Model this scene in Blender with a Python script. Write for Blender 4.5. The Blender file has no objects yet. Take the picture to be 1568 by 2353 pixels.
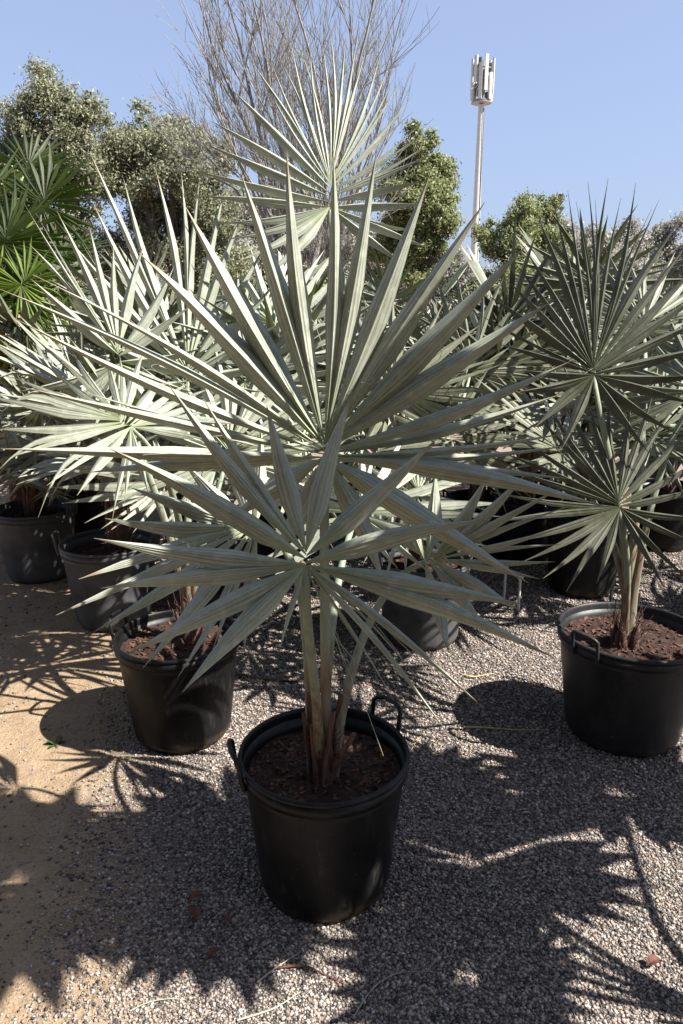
import bpy, math, random
import numpy as np
from mathutils import Vector, Matrix, noise
R = math.radians
rng = random.Random(7)
nr = np.random.RandomState(11)
sc = bpy.context.scene
COL = sc.collection

# ------------------------------------------------------------------ camera
PITCH = R(15.5); CAMZ = 1.70; FPX = 1700.0
cam_d = bpy.data.cameras.new('camera'); cam = bpy.data.objects.new('camera', cam_d)
COL.objects.link(cam); sc.camera = cam
cam.location = (0, 0, CAMZ); cam.rotation_euler = (R(90) - PITCH, 0, 0)
cam_d.sensor_fit = 'VERTICAL'; cam_d.sensor_height = 36.0
cam_d.lens = 36.0 * FPX / 2352.0
cam_d.clip_end = 2000; cam_d.clip_start = .05
sc.render.resolution_x = 683; sc.render.resolution_y = 1024

# ------------------------------------------------------------------ world and sun
SUN = Vector((.66, -.20, .76)).normalized()
elev = math.asin(SUN.z); azi = math.atan2(SUN.x, SUN.y)
w = bpy.data.worlds.new('World'); sc.world = w; w.use_nodes = True
nt = w.node_tree; nt.nodes.clear()
sky = nt.nodes.new('ShaderNodeTexSky'); sky.sky_type = 'NISHITA'; sky.sun_disc = False
sky.sun_elevation = elev; sky.sun_rotation = azi
sky.air_density = 1.0; sky.dust_density = 2.2; sky.ozone_density = 4.5; sky.altitude = 0
bg = nt.nodes.new('ShaderNodeBackground'); bg.inputs[1].default_value = .065
ow = nt.nodes.new('ShaderNodeOutputWorld')
hz = nt.nodes.new('ShaderNodeMix'); hz.data_type = 'RGBA'; hz.inputs[0].default_value = .6      # thin even haze high in the air
hz.inputs[7].default_value = (2.25, 2.65, 3.9, 1); nt.links.new(sky.outputs[0], hz.inputs[6]); nt.links.new(hz.outputs[2], bg.inputs[0]); nt.links.new(bg.outputs[0], ow.inputs[0])
ld = bpy.data.lights.new('sun', 'SUN'); ld.energy = 5.0; ld.angle = R(.53); ld.color = (1, .955, .87)
lo = bpy.data.objects.new('sun', ld); COL.objects.link(lo)
lo.rotation_euler = SUN.to_track_quat('Z', 'Y').to_euler(); lo.location = (3, -1, 6)
sc.view_settings.view_transform = 'Standard'; sc.view_settings.look = 'None'
sc.view_settings.exposure = 1.75; sc.view_settings.gamma = 1

# ------------------------------------------------------------------ helpers
FWD = Vector((0, math.cos(PITCH), -math.sin(PITCH))); UP = Vector((0, math.sin(PITCH), math.cos(PITCH)))
CAM = Vector((0, 0, CAMZ))
def ray(px, py):
    return FWD + UP * ((1176 - py) / FPX) + Vector(((px - 784) / FPX, 0, 0))
def at(px, py, Y):
    d = ray(px, py); return CAM + d * (Y / d.y)
def onground(px, py, z=0.0):
    d = ray(px, py); return CAM + d * ((z - CAMZ) / d.z)

def tag(o, label=None, cat=None, group=None, kind=None):
    if label: o['label'] = label
    if cat: o['category'] = cat
    if group: o['group'] = group
    if kind: o['kind'] = kind
    return o
def empty(name, loc, label, cat, group=None):
    o = bpy.data.objects.new(name, None); COL.objects.link(o); o.location = loc
    o.empty_display_size = .1
    return tag(o, label, cat, group)
def link(name, me, mats, parent=None, origin=None, smooth=False):
    """mesh with world coordinates -> object; a child keeps its parent's base as its origin."""
    o = bpy.data.objects.new(name, me)
    COL.objects.link(o)
    for m in (mats if isinstance(mats, (list, tuple)) else [mats]): me.materials.append(m)
    if smooth: me.polygons.foreach_set('use_smooth', [True] * len(me.polygons))
    if parent is not None:
        base = parent; off = Vector((0, 0, 0))
        while base is not None: off += base.location; base = base.parent
        me.transform(Matrix.Translation(-off)); o.parent = parent
    elif origin is not None:
        me.transform(Matrix.Translation(-Vector(origin))); o.location = origin
    return o

class MB:
    def __init__(s): s.v = []; s.f = []; s.uv = []; s.mi = []
    def grid(s, rows, uvs=None, mi=0, closed=False):
        """rows: list of equal-length point lists"""
        b = len(s.v); n = len(rows[0])
        for r in rows: s.v.extend([tuple(p) for p in r])
        m = n if closed else n - 1
        for i in range(len(rows) - 1):
            for j in range(m):
                j2 = (j + 1) % n
                s.f.append((b + i*n + j, b + i*n + j2, b + (i+1)*n + j2, b + (i+1)*n + j)); s.mi.append(mi)
                if uvs: s.uv.extend([uvs[i][j], uvs[i][j2], uvs[i+1][j2], uvs[i+1][j]])
                else: s.uv.extend([(j/m, i/(len(rows)-1)), ((j+1)/m, i/(len(rows)-1)), ((j+1)/m, (i+1)/(len(rows)-1)), (j/m, (i+1)/(len(rows)-1))])
    def cap(s, pts, mi=0):
        b = len(s.v); s.v.extend([tuple(p) for p in pts]); s.f.append(tuple(range(b, b+len(pts)))); s.mi.append(mi)
        s.uv.extend([(.5, .5)] * len(pts))
    def tube(s, pts, rad, sides=8, mi=0, flat=1.0, caps=True, side=None):
        pts = [Vector(p) for p in pts]; rows = []
        if not isinstance(rad, (list, tuple)): rad = [rad] * len(pts)
        ref = side
        for i, p in enumerate(pts):
            t = (pts[min(i+1, len(pts)-1)] - pts[max(i-1, 0)])
            if t.length < 1e-9: t = Vector((0, 0, 1))
            t.normalize()
            if ref is None: ref = t.orthogonal()
            a = (ref - t * ref.dot(t))
            if a.length < 1e-5: a = t.orthogonal()
            a.normalize(); ref = a; b = t.cross(a)
            rows.append([p + a * (math.cos(k*2*math.pi/sides) * rad[i]) + b * (math.sin(k*2*math.pi/sides) * rad[i] * flat) for k in range(sides)])
        s.grid(rows, mi=mi, closed=True)
        if caps: s.cap(list(reversed(rows[0])), mi); s.cap(rows[-1], mi)
    def box(s, c, h, rz=0, mi=0):
        c = Vector(c); ca, sa = math.cos(rz), math.sin(rz); P = []
        for dz in (-1, 1):
            for dx, dy in ((-1,-1),(1,-1),(1,1),(-1,1)):
                x, y = dx*h[0], dy*h[1]; P.append((c.x + x*ca - y*sa, c.y + x*sa + y*ca, c.z + dz*h[2]))
        for q in ((0,3,2,1),(4,5,6,7),(0,1,5,4),(1,2,6,5),(2,3,7,6),(3,0,4,7)): s.cap([P[k] for k in q], mi)
    def lathe(s, prof, c, n=64, mi=0):
        rows = [[(c[0] + r*math.cos(k*2*math.pi/n), c[1] + r*math.sin(k*2*math.pi/n), c[2] + z) for k in range(n)] for r, z in prof]
        s.grid(rows, mi=mi, closed=True)
    def mesh(s, name):
        me = bpy.data.meshes.new(name); me.from_pydata(s.v, [], s.f)
        u = me.uv_layers.new(name='UVMap'); u.data.foreach_set('uv', [c for p in s.uv for c in p])
        me.polygons.foreach_set('material_index', s.mi); me.update(); return me
    def build(s, name, mats, parent=None, origin=None, smooth=False):
        return link(name, s.mesh(name), mats, parent, origin, smooth)

# ------------------------------------------------------------------ materials
def mat(name):
    m = bpy.data.materials.new(name); m.use_nodes = True; n = m.node_tree; n.nodes.clear()
    out = n.nodes.new('ShaderNodeOutputMaterial'); b = n.nodes.new('ShaderNodeBsdfPrincipled')
    n.links.new(b.outputs[0], out.inputs[0]); return m, n, b, out
def N(n, t, **kw):
    x = n.nodes.new('ShaderNode' + t)
    for k, v in kw.items():
        if k.startswith('i_'):
            key = k[2:]; x.inputs[int(key) if key.isdigit() else key].default_value = v
        else: setattr(x, k, v)
    return x
def ramp(n, fac, stops, interp='LINEAR'):
    r = n.nodes.new('ShaderNodeValToRGB'); r.color_ramp.interpolation = interp
    e = r.color_ramp.elements
    while len(e) < len(stops): e.new(.5)
    for k, (p, c) in enumerate(stops): e[k].position = p; e[k].color = (c[0], c[1], c[2], 1)
    n.links.new(fac, r.inputs[0]); return r
def mixc(n, fac, a, b, mode='MIX'):
    m = n.nodes.new('ShaderNodeMix'); m.data_type = 'RGBA'; m.blend_type = mode
    for s, v in ((m.inputs[0], fac), (m.inputs[6], a), (m.inputs[7], b)):
        if hasattr(v, 'is_linked') or hasattr(v, 'links'): n.links.new(v, s)
        elif isinstance(v, (int, float)): s.default_value = v
        else: s.default_value = (v[0], v[1], v[2], 1)
    return m.outputs[2]
def math_(n, op, a, b=None):
    m = n.nodes.new('ShaderNodeMath'); m.operation = op
    for k, v in enumerate((a, b)):
        if v is None: continue
        if isinstance(v, (int, float)): m.inputs[k].default_value = v
        else: n.links.new(v, m.inputs[k])
    return m.outputs[0]
def bump(n, b, h, strength, dist):
    x = N(n, 'Bump'); x.inputs['Strength'].default_value = strength; x.inputs['Distance'].default_value = dist
    n.links.new(h, x.inputs['Height']); n.links.new(x.outputs[0], b.inputs['Normal'])

def leaf_mat(name, c1, c2, vein, trans=(.25, .33, .08), tf=.14, rough=.5, tipc=(.32, .24, .12), spec=.35, stripes=9.0):
    m, n, b, out = mat(name)
    uv = N(n, 'UVMap'); sep = N(n, 'SeparateXYZ'); n.links.new(uv.outputs[0], sep.inputs[0])
    geo = N(n, 'TexCoord'); ns = N(n, 'TexNoise', i_Scale=7.0, i_Detail=5.0); n.links.new(geo.outputs['Object'], ns.inputs['Vector'])
    base = ramp(n, ns.outputs[0], [(.35, c1), (.65, c2)]).outputs[0]
    # fine parallel veins along each segment
    comb = N(n, 'CombineXYZ'); n.links.new(math_(n, 'MULTIPLY', sep.outputs[0], stripes), comb.inputs[0])
    n.links.new(math_(n, 'MULTIPLY', sep.outputs[1], .35), comb.inputs[1])
    vn = N(n, 'TexNoise', i_Scale=3.0, i_Detail=3.0); n.links.new(comb.outputs[0], vn.inputs['Vector'])
    vf = ramp(n, vn.outputs[0], [(.42, (0, 0, 0)), (.6, (1, 1, 1))]).outputs[0]
    c = mixc(n, math_(n, 'MULTIPLY', vf, .45), base, vein)
    # dark pleat lines that run the length of every segment
    fr_ = math_(n, 'FRACT', math_(n, 'MULTIPLY', math_(n, 'FRACT', sep.outputs[0]), 6.0))
    pl = ramp(n, fr_, [(.0, (1, 1, 1)), (.10, (0, 0, 0)), (.88, (0, 0, 0)), (1, (.8, .8, .8))]).outputs[0]
    c = mixc(n, math_(n, 'MULTIPLY', pl, .62), c, tuple(x * .55 for x in vein))
    # waxy bloom blotches
    n2 = N(n, 'TexNoise', i_Scale=38.0, i_Detail=4.0); n.links.new(geo.outputs['Object'], n2.inputs['Vector'])
    wf = ramp(n, n2.outputs[0], [(.5, (0, 0, 0)), (.75, (.5, .5, .5))]).outputs[0]
    c = mixc(n, wf, c, tuple(min(1, x * 1.1 + .01) for x in c2))
    # greener heart of the fan, light coming through it painted in; dry at the very tips
    hf = ramp(n, sep.outputs[1], [(.03, (1, 1, 1)), (.3, (0, 0, 0))]).outputs[0]
    c = mixc(n, math_(n, 'MULTIPLY', hf, .6), c, tuple(x * y for x, y in zip(c1, (.85, .95, .55))))
    tfr = ramp(n, math_(n, 'ADD', sep.outputs[1], math_(n, 'MULTIPLY', math_(n, 'SUBTRACT', ns.outputs[0], .5), .35)), [(.88, (0, 0, 0)), (.98, (1, 1, 1))]).outputs[0]
    c = mixc(n, math_(n, 'MULTIPLY', tfr, .8), c, tuple(x*.5 for x in tipc))
    n.links.new(c, b.inputs['Base Color']); b.inputs['Roughness'].default_value = rough
    b.inputs['Specular IOR Level'].default_value = spec
    bump(n, b, vn.outputs[0], .35, .002)
    tr = N(n, 'BsdfTranslucent'); tr.inputs[0].default_value = (*trans, 1)
    mx = N(n, 'MixShader'); mx.inputs[0].default_value = tf
    n.links.new(b.outputs[0], mx.inputs[1]); n.links.new(tr.outputs[0], mx.inputs[2]); n.links.new(mx.outputs[0], out.inputs[0])
    return m
M = {}
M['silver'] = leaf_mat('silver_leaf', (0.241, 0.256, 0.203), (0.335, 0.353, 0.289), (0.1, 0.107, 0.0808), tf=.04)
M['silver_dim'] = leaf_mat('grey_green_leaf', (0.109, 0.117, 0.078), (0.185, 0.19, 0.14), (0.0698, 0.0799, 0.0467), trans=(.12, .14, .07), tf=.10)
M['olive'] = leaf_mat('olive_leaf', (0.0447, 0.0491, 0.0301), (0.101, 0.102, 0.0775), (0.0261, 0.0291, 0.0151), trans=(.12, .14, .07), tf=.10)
M['green'] = leaf_mat('green_leaf', (0.0187, 0.0312, 0.00549), (0.0374, 0.053, 0.00915), (0.0125, 0.0188, 0.00458), trans=(0.125, 0.2, 0.0125), tf=.4, spec=.4)

def petiole_mat(name, up, low, edge):
    m, n, b, out = mat(name)
    uv = N(n, 'UVMap'); sep = N(n, 'SeparateXYZ'); n.links.new(uv.outputs[0], sep.inputs[0])
    geo = N(n, 'TexCoord'); mp = N(n, 'Mapping'); mp.inputs['Scale'].default_value = (60, 60, 5)
    n.links.new(geo.outputs['Object'], mp.inputs[0]); ns = N(n, 'TexNoise', i_Scale=1.0, i_Detail=6.0, i_Roughness=.65); n.links.new(mp.outputs[0], ns.inputs['Vector'])
    v = math_(n, 'ADD', sep.outputs[1], math_(n, 'MULTIPLY', math_(n, 'SUBTRACT', ns.outputs[0], .5), .45))
    base = ramp(n, v, [(.02, low), (.3, edge), (.42, up), (1, up)]).outputs[0]
    st = ramp(n, ns.outputs[0], [(.38, (.0, .0, .0)), (.62, (1, 1, 1))]).outputs[0]
    c = mixc(n, math_(n, 'MULTIPLY', st, .5), base, tuple(min(1, x*1.5+.03) for x in up))
    n.links.new(c, b.inputs['Base Color']); b.inputs['Roughness'].default_value = .55; bump(n, b, ns.outputs[0], .5, .004)
    return m
M['petiole'] = petiole_mat('waxy_petiole', (0.146, 0.17, 0.118), (0.0645, 0.0264, 0.0161), (0.129, 0.0701, 0.0404))
M['petiole_green'] = petiole_mat('green_petiole', (0.117, 0.159, 0.0234), (0.164, 0.0561, 0.00935), (0.234, 0.168, 0.014))

def simple(name, c1, c2, scale=20, rough=.7, bs=.4, bd=.003, spec=.4, stretch=(1, 1, 1), detail=6):
    m, n, b, out = mat(name)
    g = N(n, 'TexCoord'); mp = N(n, 'Mapping'); mp.inputs['Scale'].default_value = stretch; n.links.new(g.outputs['Object'], mp.inputs[0])
    ns = N(n, 'TexNoise', i_Scale=scale, i_Detail=detail, i_Roughness=.65); n.links.new(mp.outputs[0], ns.inputs['Vector'])
    n.links.new(ramp(n, ns.outputs[0], [(.35, c1), (.68, c2)]).outputs[0], b.inputs['Base Color'])
    b.inputs['Roughness'].default_value = rough; b.inputs['Specular IOR Level'].default_value = spec
    if bs: bump(n, b, ns.outputs[0], bs, bd)
    return m
def pot_mat(name='black_plastic', k=1.0):
    m, n, b, out = mat(name)
    g = N(n, 'TexCoord'); ns = N(n, 'TexNoise', i_Scale=6.0, i_Detail=8.0, i_Roughness=.7); n.links.new(g.outputs['Object'], ns.inputs['Vector'])
    sep = N(n, 'SeparateXYZ'); n.links.new(g.outputs['Object'], sep.inputs[0])
    # dried mud splashed round the foot, dust film above it
    low = ramp(n, sep.outputs[2], [(.0, (1, 1, 1)), (.06, (0, 0, 0))]).outputs[0]
    d = math_(n, 'MULTIPLY', low, ramp(n, ns.outputs[0], [(.42, (0, 0, 0)), (.62, (1, 1, 1))]).outputs[0])
    film = ramp(n, ns.outputs[0], [(.35, (.0025*k, .0025*k, .0028*k)), (.75, (.007*k, .007*k, .0072*k))]).outputs[0]
    smp = N(n, 'Mapping'); smp.inputs['Scale'].default_value = (30, 30, 7); n.links.new(g.outputs['Object'], smp.inputs[0]); sn_ = N(n, 'TexNoise', i_Scale=1.0, i_Detail=5.0, i_Roughness=.7); n.links.new(smp.outputs[0], sn_.inputs['Vector'])
    film = mixc(n, ramp(n, sn_.outputs[0], [(.56, (0, 0, 0)), (.78, (.5, .5, .5))]).outputs[0], film, (.05, .047, .043))
    c = mixc(n, math_(n, 'MULTIPLY', d, .55), film, (.17, .115, .065))
    fs = N(n, 'TexNoise', i_Scale=160.0, i_Detail=2.0); n.links.new(g.outputs['Object'], fs.inputs['Vector'])
    c = mixc(n, ramp(n, fs.outputs[0], [(.68, (0, 0, 0)), (.74, (.25, .25, .25))]).outputs[0], c, (.2, .18, .15))
    n.links.new(c, b.inputs['Base Color'])
    rr = ramp(n, ns.outputs[0], [(.3, (.33,)*3), (.7, (.55,)*3)]).outputs[0]; n.links.new(rr, b.inputs['Roughness'])
    b.inputs['Specular IOR Level'].default_value = .25
    bump(n, b, ns.outputs[0], .12, .006); return m
M['pot'] = pot_mat(); M['pot_dusty'] = pot_mat('dusty_plastic', 14.0); M['pot_worn'] = pot_mat('worn_plastic', 4.0)
M['soil'] = simple('potting_soil', (.006, .003, .002), (.048, .019, .012), 70, .95, .9, .012)
M['chip'] = simple('bark_chips', (.02, .008, .005), (.13, .058, .036), 60, .9, .3, .002)
M['bark'] = simple('tree_bark', (0.06, 0.051, 0.042), (0.132, 0.114, 0.096), 12, .9, .8, .02, stretch=(1, 1, .25))
M['twig'] = simple('grey_twigs', (0.173, 0.161, 0.15), (0.255, 0.238, 0.213), 3, .85, 0)
M['sheath'] = simple('leaf_sheath_fibre', (0.024, 0.0095, 0.008), (0.136, 0.0712, 0.05), 30, .85, .8, .006, stretch=(3, 3, .3))
M['whitepaint'] = simple('white_paint', (.42, .42, .40), (.52, .52, .50), 6, .5, 0)
M['steel'] = simple('galvanised_steel', (0.18, 0.186, 0.186), (0.27, 0.276, 0.276), 9, .45, 0)
M['darksteel'] = simple('dark_steel', (0.054, 0.06, 0.06), (0.102, 0.108, 0.108), 9, .5, 0)
M['straw'] = simple('dry_straw', (0.27, 0.204, 0.072), (0.408, 0.336, 0.168), 30, .7, 0)
M['paleStraw'] = simple('bleached_stalk', (0.252, 0.228, 0.18), (0.36, 0.336, 0.282), 30, .7, 0)
M['deadleaf'] = simple('dead_leaf', (0.06, 0.018, 0.015), (0.12, 0.048, 0.03), 30, .8, 0)
M['weed'] = simple('weed_leaf', (0.018, 0.042, 0.006), (0.048, 0.09, 0.012), 20, .6, 0)

def crown_mat(name, c1, c2, c3):
    m, n, b, out = mat(name)
    at_ = N(n, 'Attribute'); at_.attribute_name = 'rnd'
    c = ramp(n, at_.outputs['Fac'], [(.0, c1), (.5, c2), (1, c3)]).outputs[0]
    n.links.new(c, b.inputs['Base Color']); b.inputs['Roughness'].default_value = .6
    tr = N(n, 'BsdfTranslucent'); n.links.new(c, tr.inputs[0]); mx = N(n, 'MixShader'); mx.inputs[0].default_value = .4
    n.links.new(b.outputs[0], mx.inputs[1]); n.links.new(tr.outputs[0], mx.inputs[2]); n.links.new(mx.outputs[0], out.inputs[0])
    return m
M['crown'] = crown_mat('broad_tree_foliage', (0.109, 0.127, 0.0675), (0.217, 0.228, 0.141), (0.37, 0.365, 0.259))
M['crown2'] = crown_mat('yellow_green_foliage', (0.087, 0.111, 0.0338), (0.186, 0.213, 0.09), (0.326, 0.333, 0.158))
M['crown3'] = crown_mat('grey_green_foliage', (0.162, 0.167, 0.135), (0.283, 0.274, 0.237), (0.413, 0.385, 0.348))

# ------------------------------------------------------------------ ground
def ground_mat():
    m, n, b, out = mat('gravel_and_sand')
    g = N(n, 'TexCoord'); P = g.outputs['Object']
    big = N(n, 'TexNoise', i_Scale=1.1, i_Detail=5.0, i_Roughness=.55); n.links.new(P, big.inputs['Vector'])
    sep = N(n, 'SeparateXYZ'); n.links.new(P, sep.inputs[0])
    # sand lies along the left; its edge wanders
    e = math_(n, 'ADD', math_(n, 'ADD', sep.outputs[0], math_(n, 'MULTIPLY', sep.outputs[1], .18)), math_(n, 'MULTIPLY', math_(n, 'SUBTRACT', big.outputs[0], .5), 1.3))
    mr = N(n, 'MapRange', interpolation_type='SMOOTHSTEP'); mr.inputs['From Min'].default_value = -.52; mr.inputs['From Max'].default_value = -.06
    n.links.new(e, mr.inputs['Value'])
    vo = N(n, 'TexVoronoi', i_Scale=180.0); n.links.new(P, vo.inputs['Vector'])
    vc = N(n, 'SeparateColor'); n.links.new(vo.outputs['Color'], vc.inputs[0])
    stones = ramp(n, vc.outputs[0], [(0, (0.0371, 0.0326, 0.0301)), (.3, (0.107, 0.0902, 0.0805)), (.6, (0.18, 0.146, 0.12)), (.85, (0.245, 0.2, 0.166)), (1, (0.329, 0.291, 0.261))]).outputs[0]
    gap = ramp(n, vo.outputs['Distance'], [(.25, (0, 0, 0)), (.75, (1, 1, 1))]).outputs[0]
    stones = mixc(n, math_(n, 'MULTIPLY', gap, .45), stones, (0.0319, 0.026, 0.0226))
    sn = N(n, 'TexNoise', i_Scale=130.0, i_Detail=4.0); n.links.new(P, sn.inputs['Vector'])
    md = N(n, 'TexNoise', i_Scale=9.0, i_Detail=6.0, i_Roughness=.7); n.links.new(P, md.inputs['Vector'])
    sand = mixc(n, .5, ramp(n, sn.outputs[0], [(.3, (0.152, 0.104, 0.0618)), (.7, (0.282, 0.208, 0.137))]).outputs[0], ramp(n, md.outputs[0], [(.35, (0.167, 0.115, 0.0701)), (.65, (0.282, 0.21, 0.14))]).outputs[0])
    # small stones scattered on the sand too
    vo2 = N(n, 'TexVoronoi', i_Scale=60.0); n.links.new(P, vo2.inputs['Vector'])
    sp = N(n, 'SeparateColor'); n.links.new(vo2.outputs['Color'], sp.inputs[0])
    fl = math_(n, 'MULTIPLY', math_(n, 'GREATER_THAN', sp.outputs[1], .86), math_(n, 'LESS_THAN', vo2.outputs['Distance'], .35))
    sand = mixc(n, fl, sand, (0.142, 0.125, 0.116))
    c = mixc(n, mr.outputs[0], sand, stones)
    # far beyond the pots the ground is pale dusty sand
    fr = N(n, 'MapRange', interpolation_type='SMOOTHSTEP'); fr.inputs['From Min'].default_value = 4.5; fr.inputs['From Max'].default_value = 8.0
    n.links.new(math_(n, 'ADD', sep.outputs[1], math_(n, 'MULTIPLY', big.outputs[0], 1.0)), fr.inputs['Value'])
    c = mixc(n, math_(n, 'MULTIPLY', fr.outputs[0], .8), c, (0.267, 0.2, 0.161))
    n.links.new(c, b.inputs['Base Color']); b.inputs['Roughness'].default_value = .95; b.inputs['Specular IOR Level'].default_value = .2
    h1 = math_(n, 'MULTIPLY', math_(n, 'SUBTRACT', 1.0, vo.outputs['Distance']), mr.outputs[0])
    h = math_(n, 'ADD', math_(n, 'ADD', h1, math_(n, 'MULTIPLY', sn.outputs[0], .6)), math_(n, 'MULTIPLY', md.outputs[0], math_(n, 'SUBTRACT', 3.2, math_(n, 'MULTIPLY', mr.outputs[0], 3.0))))
    bump(n, b, h, .9, .008); return m
M['ground'] = ground_mat()
def gz(x, y):
    return .012 * noise.noise(Vector((x*1.3, y*1.3, 3))) + .02 * noise.noise(Vector((x*.4, y*.4, 9)))
xs = [-400, -150, -60, -30, -16, -10, -7] + [-5 + .1*i for i in range(101)] + [7, 10, 16, 30, 60, 150, 400]
ys = [-60, -20, -8, -4, -2] + [-1 + .1*i for i in range(91)] + [9, 11, 15, 22, 35, 60, 120, 300, 900]
gm = MB(); gm.grid([[(x, y, gz(x, y) if abs(x) < 6 and -2 < y < 9 else 0) for x in xs] for y in ys])
gm.mesh('ground'); gnd = gm.build('ground', M['ground'], smooth=True); tag(gnd, kind='structure')

# pebbles: one loose sheet nobody could count
def pebbles(n):
    m, nn, b, out = mat('pebble_stone')
    a_ = N(nn, 'Attribute'); a_.attribute_name = 'rnd'
    c = ramp(nn, a_.outputs['Fac'], [(0, (0.0161, 0.0162, 0.0173)), (.22, (0.0644, 0.0596, 0.0579)), (.45, (0.166, 0.136, 0.116)), (.72, (0.258, 0.206, 0.173)), (.92, (0.3, 0.254, 0.226)), (1, (0.397, 0.379, 0.376))]).outputs[0]
    nn.links.new(c, b.inputs['Base Color']); b.inputs['Roughness'].default_value = .75
    pos = []
    while len(pos) < n:
        k = n
        # nearer = denser
        y = .95 + 4.6 * nr.rand(k) ** 1.5; x = (nr.rand(k) * 2 - 1) * (y * .62 + .35)
        e = x + .18 * y; keep = nr.rand(k) < np.clip((e + .62) / .62, .03, 1) * .95
        pos.extend(zip(x[keep], y[keep]))
    pos = np.array(pos[:n])
    z = np.array([gz(float(x), float(y)) for x, y in pos])
    oc = np.array([(1,0,0),(0,1,0),(-1,0,0),(0,-1,0),(0,0,1),(0,0,-1)], float)
    fc = np.array([(0,1,4),(1,2,4),(2,3,4),(3,0,4),(1,0,5),(2,1,5),(3,2,5),(0,3,5)])
    ang = nr.rand(n) * 6.283; s = .0015 + .0036 * nr.rand(n) ** 3.2
    s *= (1 + .18 * pos[:, 1])
    V = oc[None] * (1 + .35 * (nr.rand(n, 6, 1) - .5)) + .25 * (nr.rand(n, 6, 3) - .5)
    V *= np.stack([s * (1 + .5*nr.rand(n)), s, s * (.55 + .3*nr.rand(n))], 1)[:, None, :]
    ca, sa = np.cos(ang)[:, None], np.sin(ang)[:, None]
    X = V[..., 0]*ca - V[..., 1]*sa + pos[:, :1]; Y = V[..., 0]*sa + V[..., 1]*ca + pos[:, 1:2]
    Z = V[..., 2] + (z + s * .35)[:, None]
    co = np.stack([X, Y, Z], -1).reshape(-1, 3)
    F = (fc[None] + (np.arange(n) * 6)[:, None, None]).reshape(-1, 3)
    me = bpy.data.meshes.new('gravel'); me.vertices.add(len(co)); me.vertices.foreach_set('co', co.ravel())
    me.loops.add(F.size); me.loops.foreach_set('vertex_index', F.ravel().astype(np.int32))
    me.polygons.add(len(F)); me.polygons.foreach_set('loop_start', np.arange(0, F.size, 3, dtype=np.int32))
    a = me.attributes.new('rnd', 'FLOAT', 'POINT'); a.data.foreach_set('value', np.repeat(nr.rand(n), 6))
    me.update(calc_edges=True); me.validate()
    o = link('gravel', me, m); tag(o, 'loose grey and beige gravel spread over the nursery ground', 'gravel', kind='stuff')
pebbles(430000)

# ------------------------------------------------------------------ pots
def make_pot(x, y, D, H, label, handles=(70, 250), soil_z=None, group='black nursery pots on the gravel', m='pot', n=72):
    z0 = gz(x, y) + .003
    root = empty('nursery_pot', (x, y, z0), label, 'plant pot', group)
    r = D / 2; rb = r * .79; t = .006
    b = MB()
    prof = [(.001, .004), (rb*.82, .004), (rb*.86, .001), (rb*.9, .001), (rb*.985, .028), (rb, .045)]
    for k in range(1, 9): prof.append((rb + (r*.955 - rb) * k/8, .045 + (H - .075) * k/8))
    prof += [(r*.955 - t, H - .03)]
    for k in range(1, 5): prof.append((r*.95 - t - (r*.95 - rb) * k/10, H - .03 - (H - .1) * k/10))
    b.lathe(prof, (x, y, z0), n); b.build('pot_body', M[m], root, smooth=True)
    b = MB(); rim = [(r*.957, H-.052), (r*.985, H-.05), (r*.99, H-.016)]
    for k in range(7):
        a = -math.pi/2 + math.pi * k/6 * 1.0
        rim.append((r - .009 + .010*math.cos(a*1.0), H - .009 + .009*math.sin(a)))
    rim += [(r*.955, H - .002), (r*.945, H-.012), (r*.945, H-.05)]
    b.lathe(rim, (x, y, z0), n); b.build('rim', M[m], root, smooth=True)
    for hd in handles:
        a = R(hd); b = MB(); rr = r + .006; wd = .055 / r
        ps = []
        c = lambda an, rad, z: (x + rad*math.cos(an), y + rad*math.sin(an), z0 + z)
        up = .052
        ps = [c(a-wd, rr-.004, H-.05), c(a-wd, rr+.004, H-.01), c(a-wd, rr+.010, H+up-.012), c(a-wd*.8, rr+.014, H+up-.002), c(a-wd*.4, rr+.018, H+up+.003), c(a+wd*.4, rr+.018, H+up+.003), c(a+wd*.8, rr+.014, H+up-.002), c(a+wd, rr+.010, H+up-.012), c(a+wd, rr+.004, H-.01), c(a+wd, rr-.004, H-.05)]
        b.tube(ps, .0072, 8); b.build('handle', M[m], root, smooth=True)
    sz = soil_z if soil_z is not None else H - .07
    b = MB(); rs = r*.95 - t - .002 - (r*.95-rb)*(H-.03-sz)/(H-.1) ; rows = []
    K = 26; A = 64
    for i in range(K + 1):
        rr = rs * i / K; row = []
        for k in range(A):
            an = k*2*math.pi/A; X = x + rr*math.cos(an); Y = y + rr*math.sin(an)
            hgt = .012*noise.noise(Vector((X*14, Y*14, x))) + .008*noise.noise(Vector((X*40, Y*40, x))) + .03*math.exp(-(rr/(.09))**2)
            row.append((X, Y, z0 + sz + hgt))
        rows.append(row)
    b.grid(rows, closed=True)
    for k in range(420):
        rr = rs*.96*math.sqrt(rng.random()); an = rng.random()*6.283; s = rng.uniform(.004, .012)
        X = x+rr*math.cos(an); Y = y+rr*math.sin(an); hgt = .012*noise.noise(Vector((X*14, Y*14, x))) + .03*math.exp(-(rr/(.09))**2)
        c0 = Vector((X, Y, z0+sz+hgt+.004)); u = Vector((rng.uniform(-1,1), rng.uniform(-1,1), rng.uniform(-.6,.6))).normalized()*s; v = u.cross(Vector((rng.uniform(-.4,.4), rng.uniform(-.4,.4), 1))).normalized()*s*rng.uniform(.3,.7)
        b.cap([c0-u-v, c0+u-v*.6, c0+u+v, c0-u*.7+v], 1)
    b.build('soil', [M['soil'], M['chip']], root, smooth=False)
    return root, Vector((x, y, z0 + sz))

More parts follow.
